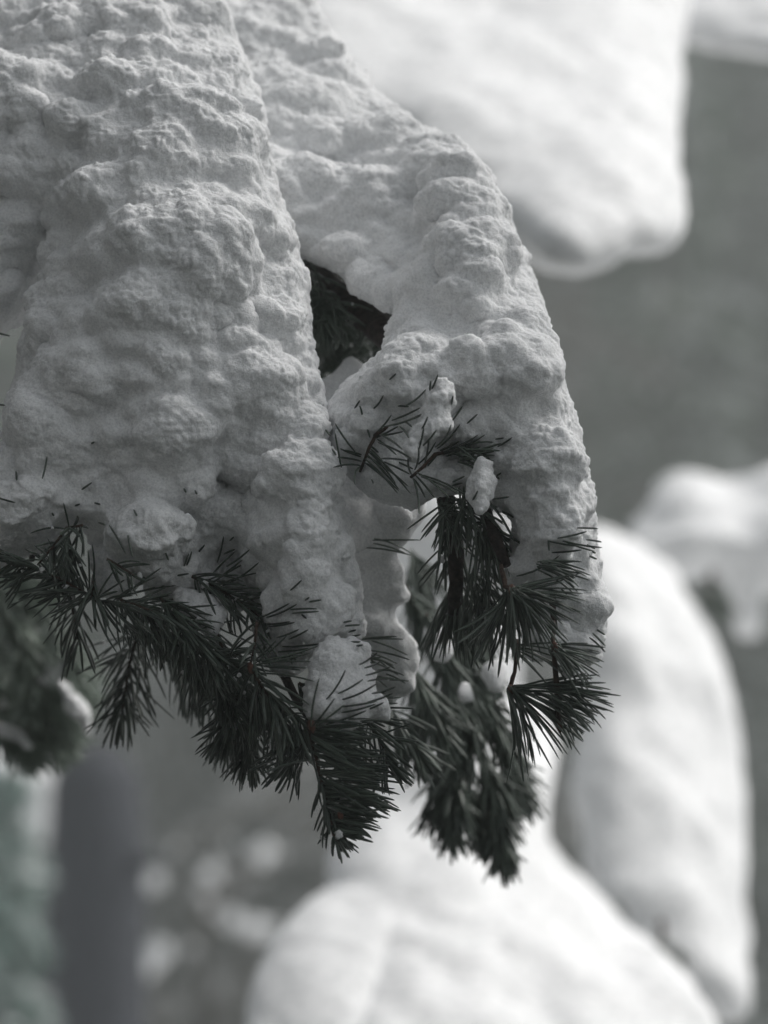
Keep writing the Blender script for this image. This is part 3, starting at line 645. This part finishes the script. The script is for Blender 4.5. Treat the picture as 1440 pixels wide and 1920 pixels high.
# --- blurred boughs behind
Cb = Bough('pine_bough', 'soft-edged dark pine bough hanging behind the gap in the bottom centre', P(870, 1250, 0.32), 'blurred boughs behind')
Cb.stem('branch', [P(840, 980, .3), P(868, 1130, .32), P(875, 1300, .34), P(862, 1420, .36), P(858, 1560, .36)], [.006, .006, .005, .004, .002], M_BRANCH)
for pts, n_, y_ in (([(850, 1130), (868, 1240), (880, 1340), (868, 1420)], 240, .28), ([(800, 1150), (830, 1230), (850, 1320)], 130, .26), ([(900, 1170), (915, 1260), (905, 1350)], 110, .3), ([(866, 1390), (850, 1470), (848, 1555)], 240, .34),
                    ([(900, 1400), (925, 1470), (938, 1540), (940, 1600)], 240, .36), ([(840, 1460), (880, 1500), (900, 1560)], 150, .38), ([(770, 1250), (800, 1310), (830, 1380)], 110, .24), ([(735, 1330), (760, 1380), (790, 1420)], 70, .15), ([(830, 1380), (825, 1450), (815, 1530)], 90, .36), ([(900, 1300), (930, 1350), (950, 1400)], 80, .3), ([(930, 1400), (960, 1440), (975, 1490)], 80, .4), ([(800, 1290), (790, 1350), (780, 1400)], 90, .3), ([(770, 1030), (790, 1080), (795, 1150)], 90, .42), ([(760, 1100), (790, 1160), (820, 1220)], 90, .36)):
    Cb.shoot(pts, n_, 88, (.12, -.3), y_, w=1.25, fwd=.75, rad=.6, tip=.8)
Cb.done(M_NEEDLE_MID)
Lb = Bough('pine_bough', 'blurred green pine bough flecked with snow at the left edge under the big load', P(60, 1240, 0.6), 'blurred boughs behind')
Lb.stem('branch', [P(-80, 1000, .6), P(10, 1120, .6), P(50, 1250, .62), P(110, 1390, .65)], [.008, .007, .005, .003], M_BRANCH)
for pts, n_, y_ in (([(-30, 1060), (20, 1130), (50, 1230), (60, 1330)], 260, .6), ([(100, 1160), (130, 1250), (120, 1330)], 120, .6), ([(40, 1230), (90, 1290), (140, 1340)], 130, .62), ([(-20, 1200), (10, 1300), (30, 1400)], 160, .65), ([(60, 1300), (90, 1350), (110, 1390)], 90, .66), ([(-20, 1100), (40, 1110), (80, 1130)], 120, .55), ([(20, 1250), (60, 1300), (100, 1360), (120, 1400)], 160, .7), ([(90, 1240), (130, 1270), (150, 1310)], 100, .65), ([(-20, 1330), (20, 1370), (60, 1410)], 120, .65)):
    Lb.shoot(pts, n_, 95, (.1, -.15), y_, w=1.3)
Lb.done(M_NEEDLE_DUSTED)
for lab, lst in (('dark needle tufts showing through the white hood at the right, blurred', [((1335, 1115), 2.72, 40), ((1360, 1130), 2.72, 30)]), ('dark needle tufts at the foot of the tall white drape, blurred', [((1240, 1770), 1.86, 36), ((1270, 1790), 1.86, 20), ((1150, 1700), 1.9, 20)])):
    (nx_, ny_), ny, _ = lst[0]
    fb = Bough('pine_twig', lab, P(nx_, ny_, ny))
    fb.stem('twig', [P(nx_, ny_ - 40, ny + .12), P(nx_, ny_ - 10, ny + .03), P(nx_ + 4, ny_ + 16, ny - .01)], [.006, .004, .002], M_BRANCH)
    for nd, yy, n_ in lst: fb.fan(nd, -20, -160, n_, 18, 40, False, yy, .6, -1, spread=8, w=1.6)
    fb.done()
def terrain_z(y):
    return np.interp(y, [-30, 4, 14, 24, 45, 70], [0.8, 0, -4, -6, 2, 5])
ys = np.concatenate([np.linspace(-30, 70, 60)]); xs = np.linspace(-60, 60, 41)
V = np.array([(x, y, terrain_z(y) + 0.25 * math.sin(x * .7 + y * .3) + .15 * math.sin(x * 1.9 - y)) for y in ys for x in xs])
F = np.array([(j * 41 + i, j * 41 + i + 1, (j + 1) * 41 + i + 1, (j + 1) * 41 + i) for j in range(len(ys) - 1) for i in range(40)])
g = mesh_obj('ground', V, F, M_SNOW_FAR); tag(g, 'snow-covered ground falling to a hollow and rising to the far slope', kind='structure')

# ------------------------------------------------------------------ trees
def leaf_material(name, col, rough=0.5, var=0.5):
    m, t, b = new_mat(name)
    oi = t.nodes.new('ShaderNodeTexCoord'); n = t.nodes.new('ShaderNodeTexNoise'); n.inputs['Scale'].default_value = 3.0
    r = t.nodes.new('ShaderNodeValToRGB')
    r.color_ramp.elements[0].position = 0.35; r.color_ramp.elements[0].color = tuple(c * (1 - var) for c in col) + (1,)
    r.color_ramp.elements[1].position = 0.7; r.color_ramp.elements[1].color = tuple(c * (1 + var) for c in col) + (1,)
    t.links.new(oi.outputs['Object'], n.inputs['Vector']); t.links.new(n.outputs['Fac'], r.inputs[0]); t.links.new(r.outputs[0], b.inputs['Base Color'])
    b.inputs['Roughness'].default_value = rough
    return m
M_FIR = leaf_material('fir_foliage', (0.10, 0.115, 0.10), .6, .35)
M_FIR_DARK = leaf_material('dark_fir_foliage', (0.045, 0.06, 0.045))
M_BARK_FAR = leaf_material('far_bark', (0.06, 0.05, 0.045), 0.9)

FIRS = [leaf_material('green_fir_foliage', (0.10, 0.14, 0.095), .6, .3), leaf_material('grey_fir_foliage', (0.11, 0.118, 0.118), .6, .3), leaf_material('brown_fir_foliage', (0.135, 0.115, 0.10), .6, .3)]
def conifer(seed, h, R, z0, levels, per, snow=1.0, lump=1.0, dust=0.0):
    """trunk, crown and snow of a drooping conifer as three meshes' data"""
    r = random.Random(seed)
    trunk = tube([(0, 0, h * t) for t in (0, .2, .5, .8, 1)], [R * .11, R * .095, R * .06, R * .03, .008], 8)
    lv, lf, sn = [], [], []
    for l in range(levels):
        t = l / (levels - 1); z = z0 + (h - z0) * t ** 0.9
        L = R * (1 - t) ** 0.75 * r.uniform(.8, 1.1) + 0.12
        for b in range(max(3, int(per * (1 - .4 * t)))):
            a = r.uniform(0, 2 * math.pi); Lb = L * r.uniform(.65, 1.1); dr = r.uniform(.25, .55)
            path = [Vector((math.cos(a) * Lb * s, math.sin(a) * Lb * s, z + Lb * (.12 * s - dr * s * s))) for s in (0, .25, .5, .75, 1)]
            if r.random() < snow:
                wd = (Lb * r.uniform(.10, .17) + .03) * lump
                pp = [q + Vector((0, 0, .05 * Lb + .03)) for q in path[1:]]
                sv, sf = tube(pp, [wd * .6, wd * r.uniform(.8, 1.2), wd * r.uniform(.8, 1.2), wd * .5], 6)
                if lump >= 1.0: sn.append((sv, sf))
                else:
                    for _ in range(2):
                        q = path[r.randint(1, 3)].lerp(path[r.randint(2, 4)], r.random()) + Vector((0, 0, .04)); e = r.uniform(.02, .06)
                        sn.append(tube([q, q + Vector((r.uniform(-e, e), r.uniform(-e, e), e)), q + Vector((0, 0, e * 1.7))], [e, e * 1.1, e * .4], 5))
            nt_ = max(10, int(26 * Lb / R + 8))
            for k in range(nt_):
                s = r.uniform(.12, 1.02); i = min(int(s * 4), 3); q = path[i].lerp(path[i + 1], s * 4 - i)
                side = r.choice((-1, 1)); sp = Lb * .32 * (1.05 - s) * r.random() ** .7 + .03
                d = Vector((-math.sin(a), math.cos(a), 0)) * side
                q = q + d * sp + Vector((0, 0, -sp * .35))
                ax = (d * r.uniform(.3, 1) + Vector((math.cos(a), math.sin(a), 0)) * r.uniform(.3, 1) + Vector((0, 0, r.uniform(-.9, .1)))).normalized()
                ln = r.uniform(.16, .32) * (R / 1.6) ** .5; wd2 = ln * .17
                u = ax.orthogonal().normalized(); w = ax.cross(u)
                for c_ in (u, w):
                    o = len(lv)
                    lv += [tuple(q - c_ * wd2 * .5), tuple(q + ax * ln * .5 - c_ * wd2), tuple(q + ax * ln), tuple(q + ax * ln * .5 + c_ * wd2)]
                    lf.append((o, o + 1, o + 2, o + 3))
                if r.random() < dust:
                    up = Vector((0, 0, ln * .06)); e_ = ln * .09
                    sn.append(([tuple(q + up - u * e_), tuple(q + up + ax * ln * .5 - u * e_ * 1.6), tuple(q + up + ax * ln * .9), tuple(q + up + ax * ln * .5 + u * e_ * 1.6)], [(0, 1, 2, 3)]))
    return trunk, (lv, lf), join(sn)

def build_tree(name, label, data, loc, group=None, mats=None, rz=0.0, scale=1.0):
    mats = mats or (M_BARK_FAR, M_FIR, M_SNOW_FAR)
    root = empty(name, loc); root.rotation_euler.z = rz; root.scale = (scale,) * 3
    for nm, (v, f), m in zip(('trunk', 'crown', 'snow_cover'), data, mats):
        if len(v): mesh_obj(nm, v, f, m, parent=root, smooth=nm != 'crown')['kind'] = 'thing' if nm == 'trunk' else 'stuff'
    return tag(root, label, 'tree', group)

def copy_tree(o, parent=None):
    c = o.copy(); C.objects.link(c)
    if parent: c.parent = parent
    for ch in list(o.children): copy_tree(ch, c)
    return c

kinds = [conifer(11, 12, 1.9, 1.0, 34, 8, 0, .3, .8), conifer(12, 10, 1.7, .6, 30, 8, 0, .35, .9), conifer(13, 13, 2.2, 1.8, 36, 8, 0, .3, .7)]
protos = []
rr = random.Random(5); spots = []
for row, y in enumerate((26, 29, 33, 38, 44)):
    w = 0.3 * (y + 2) * .5 + 6.5
    x = -w + rr.uniform(0, 1)
    while x < w:
        spots.append((x, y + rr.uniform(-1.2, 1.2))); x += rr.uniform(1.5, 2.4)
for i, (x, y) in enumerate(spots):
    k = i % 3
    loc = (x, y, float(terrain_z(y)) - .2)
    if i < 3:
        o = build_tree('conifer', 'blurred grey-green conifer dusted with snow standing in the far forest', kinds[k], loc, 'conifers of the far forest', (M_BARK_FAR, FIRS[k], M_SNOW_FAR)); protos.append(o)
    else:
        o = copy_tree(protos[k]); o.location = loc
    o.rotation_euler.z = rr.uniform(0, 6.28); s_ = rr.uniform(.85, 1.2); o.scale = (s_, s_, s_)
print('trees', len(spots))

# a broken trunk, a frosted fir and a sapling hung with snow pellets, all far out of focus at the lower left
M_SNAG = bark_material('weathered_bark', (0.02, 0.022, 0.03), (0.065, 0.07, 0.085))
M_FROST = leaf_material('frosted_fir_foliage', (0.36, 0.46, 0.43), .6, .3)
M_FIRTOP = leaf_material('fir_twig_bark', (0.07, 0.06, 0.055), .9)
base = P(175, 1400, 8.0)
root = tag(empty('broken_trunk', (base.x, 8.0, float(terrain_z(8)) - .1)), 'dark blue-grey broken trunk, far out of focus at the lower left', 'tree')
H_ = base.z + .0 - root.location.z
rt = random.Random(4)
tv, tf = tube([(rt.uniform(-.01, .01) + .03 * (1 - t), 0, H_ * t) for t in (0, .1, .25, .4, .55, .7, .85, .96, 1.0)], [.21, .185, .17, .165, .163, .16, .155, .14, .07], 18)
tv = [(x * (1 + .06 * math.sin(7 * math.atan2(y, x) + z * 2)), y, z) for x, y, z in tv]
mesh_obj('trunk', tv, tf, M_SNAG, parent=root)
for k, (zz, an) in enumerate(((.55, .4), (.72, 2.9), (.86, -.6))):
    v, f = tube([(.12 * math.cos(an), .12 * math.sin(an), H_ * zz), (.24 * math.cos(an), .24 * math.sin(an), H_ * zz + .03), (.3 * math.cos(an), .3 * math.sin(an), H_ * zz + .02)], [.025, .02, .008], 7)
    mesh_obj('branch_stub', v, f, M_SNAG, parent=root)
fp = P(-60, 1440, 6.5)
frost = conifer(51, fp.z - float(terrain_z(6.5)), .17, .2, 34, 18, 0, .4, .5)
build_tree('young_fir', 'pale blue-green frosted fir cut by the left edge, far out of focus', frost, (fp.x, 6.5, float(terrain_z(6.5))), mats=(M_BARK_FAR, M_FROST, M_SNOW_FAR))
clump('pale blurred snow clump on the frosted fir at the left edge', [(-80, 1425), (40, 1420), (95, 1460), (105, 1560), (60, 1590), (0, 1590), (-80, 1580)], 9.0, .09, .1, .02, (.015, 0, 0), (), None, M_SNOW_FAR)
sp = [(490, 1598, .9), (287, 1650, .75), (393, 1633, .8), (382, 1677, .65), (432, 1722, .8), (470, 1738, .85), (492, 1742, .75), (520, 1735, .5), (358, 1775, .6), (296, 1782, .95), (278, 1805, .95), (262, 1822, .8), (233, 1865, .95), (430, 1580, .45), (525, 1600, .45), (395, 1705, .5), (60, 1910, .9), (200, 1900, .5), (640, 1500, .35), (330, 1590, .4)]
YS = 11.0
sap = Bough('bare_sapling', 'bare twiggy sapling hung with snow pellets at the lower left, far out of focus', (P(350, 1700, YS).x, YS, float(terrain_z(YS))))
sap.root['category'] = 'tree'
stem_top = P(400, 1560, YS)
s0 = Vector(sap.L); sap.stem('stem', [s0, s0 + Vector((.05, 0, 1.2)), P(380, 1750, YS), stem_top], [.03, .022, .014, .005], M_FIRTOP, 7)
for q in sp:
    e = P(q[0], q[1] + 10, YS); o_ = s0 + Vector((.05, 0, 1.0)) if q[1] > 1700 else P(385, 1720, YS)
    sap.stem('twig', [o_, o_.lerp(e, .5) + Vector((0, .05, .06)), e], [.010, .007, .004], M_FIRTOP, 5)
for k, (a, b, c) in enumerate(sp):
    r_ = (.047 if c > .7 else .036) * c; p_ = P(a, b, YS)
    v, f = tube([p_ + Vector((-r_ * .3, 0, -r_)), p_ + Vector((0, 0, -r_ * .5)), p_ + Vector((r_ * .2, 0, r_ * .3)), p_ + Vector((0, 0, r_))], [r_ * .5, r_, r_ * 1.05, r_ * .4], 8)
    tag(mesh_obj('snow_pellet', v, f, M_SNOW_FAR, origin=p_), 'small bright snow pellet on the bare sapling, a round glint out of focus', 'snow', 'snow pellets on the bare sapling')
# unseen tree of the sharp boughs, placed at the left to block sky light
host = conifer(21, 6.0, 0.72, 0.5, 30, 15, .4)
build_tree('unseen_pine', 'unseen snow-covered pine that carries the sharp boughs, placed at the left to block sky light', host, (-1.2, 0.1, 0), mats=(M_BARK_FAR, M_FIR_DARK, M_SNOW_FAR))
shade = conifer(22, 6.0, 1.05, 2.75, 9, 4, .3)  # added out of view, sparse so that part of the sun passes
build_tree('unseen_pine', 'unseen tall pine added at the right to shade the sharp boughs', shade, (1.9, 0.25, 0), mats=(M_BARK_FAR, M_FIR_DARK, M_SNOW_FAR))
behind = conifer(31, 7.0, 1.7, .3, 30, 9, .35)  # unseen trees added to cut sky light from front and left
b0 = None
for x, y, sc_ in ((-3.2, -1.4, .85), (-2.0, -2.5, .7), (-0.9, -4.1, .8), (1.0, -4.3, .8), (-2.3, -3.4, .8), (-1.5, -5.6, .8), (-4.0, 1.6, .95), (-7.0, -5.4, .95), (-5.0, -4.6, 1.0), (-3.4, -5.6, .95)):
    if b0 is None:
        b0 = o = build_tree('conifer', 'unseen dark conifer added around the camera to block sky light', behind, (x, y, float(terrain_z(y)) - .1), 'unseen conifers added to block sky light', (M_BARK_FAR, M_FIR_DARK, M_SNOW_FAR))
    else:
        o = copy_tree(b0); o.location = (x, y, float(terrain_z(y)) - .1)
    o.scale = (sc_,) * 3; o.rotation_euler.z = x * 3

u0 = None; ru = random.Random(3)
under = conifer(41, 1.1, .55, .08, 16, 9, .12)  # unseen firs added to darken undersides by stopping bounce off the snow
for x in np.arange(-2.6, 3.7, .62):
    for y in np.arange(-5.2, 1.0, .66):
        xx, yy = x + ru.uniform(-.2, .2), y + ru.uniform(-.2, .2)
        if (abs(xx) < .5 and yy < -1.4 and yy > -2.8) or math.hypot(xx + 1.45, yy) < .4 or math.hypot(xx - 1.9, yy - .25) < .4: continue
        loc = (xx, yy, float(terrain_z(yy)) - .03)
        if u0 is None:
            u0 = o = build_tree('young_fir', 'unseen waist-high young fir added below the view to cut light off the ground', under, loc, 'unseen young firs added to cut ground light', (M_BARK_FAR, M_FIR_DARK, M_SNOW_FAR))
        else:
            o = copy_tree(u0); o.location = loc
        o.rotation_euler.z = ru.uniform(0, 6); o.scale = (ru.uniform(.8, 1.05),) * 3

# ------------------------------------------------------------------ haze
hz = bpy.data.materials.new('haze'); hz.use_nodes = True; ht = hz.node_tree; ht.nodes.clear()
ho = ht.nodes.new('ShaderNodeOutputMaterial'); hv = ht.nodes.new('ShaderNodeVolumePrincipled')
hv.inputs['Color'].default_value = (0.88, 0.95, 0.92, 1); hv.inputs['Density'].default_value = 0.015; hv.inputs['Anisotropy'].default_value = 0.2
ht.links.new(hv.outputs[0], ho.inputs['Volume'])
bx = [(x, y, z) for z in (-8, 18.5) for y in (-31, 71) for x in (-61, 61)]
h_ = mesh_obj('haze', bx, [(0, 2, 3, 1), (4, 5, 7, 6), (0, 1, 5, 4), (2, 6, 7, 3), (0, 4, 6, 2), (1, 3, 7, 5)], hz, smooth=False)
tag(h_, 'thin winter haze between the near boughs and the far forest', kind='stuff')

print('TRIS', sum(len(o.data.loops) - 2 * len(o.data.polygons) for o in bpy.data.objects if o.type == 'MESH' and o.data.users == 1), max((len(o.data.polygons), o.name) for o in bpy.data.objects if o.type == 'MESH'))
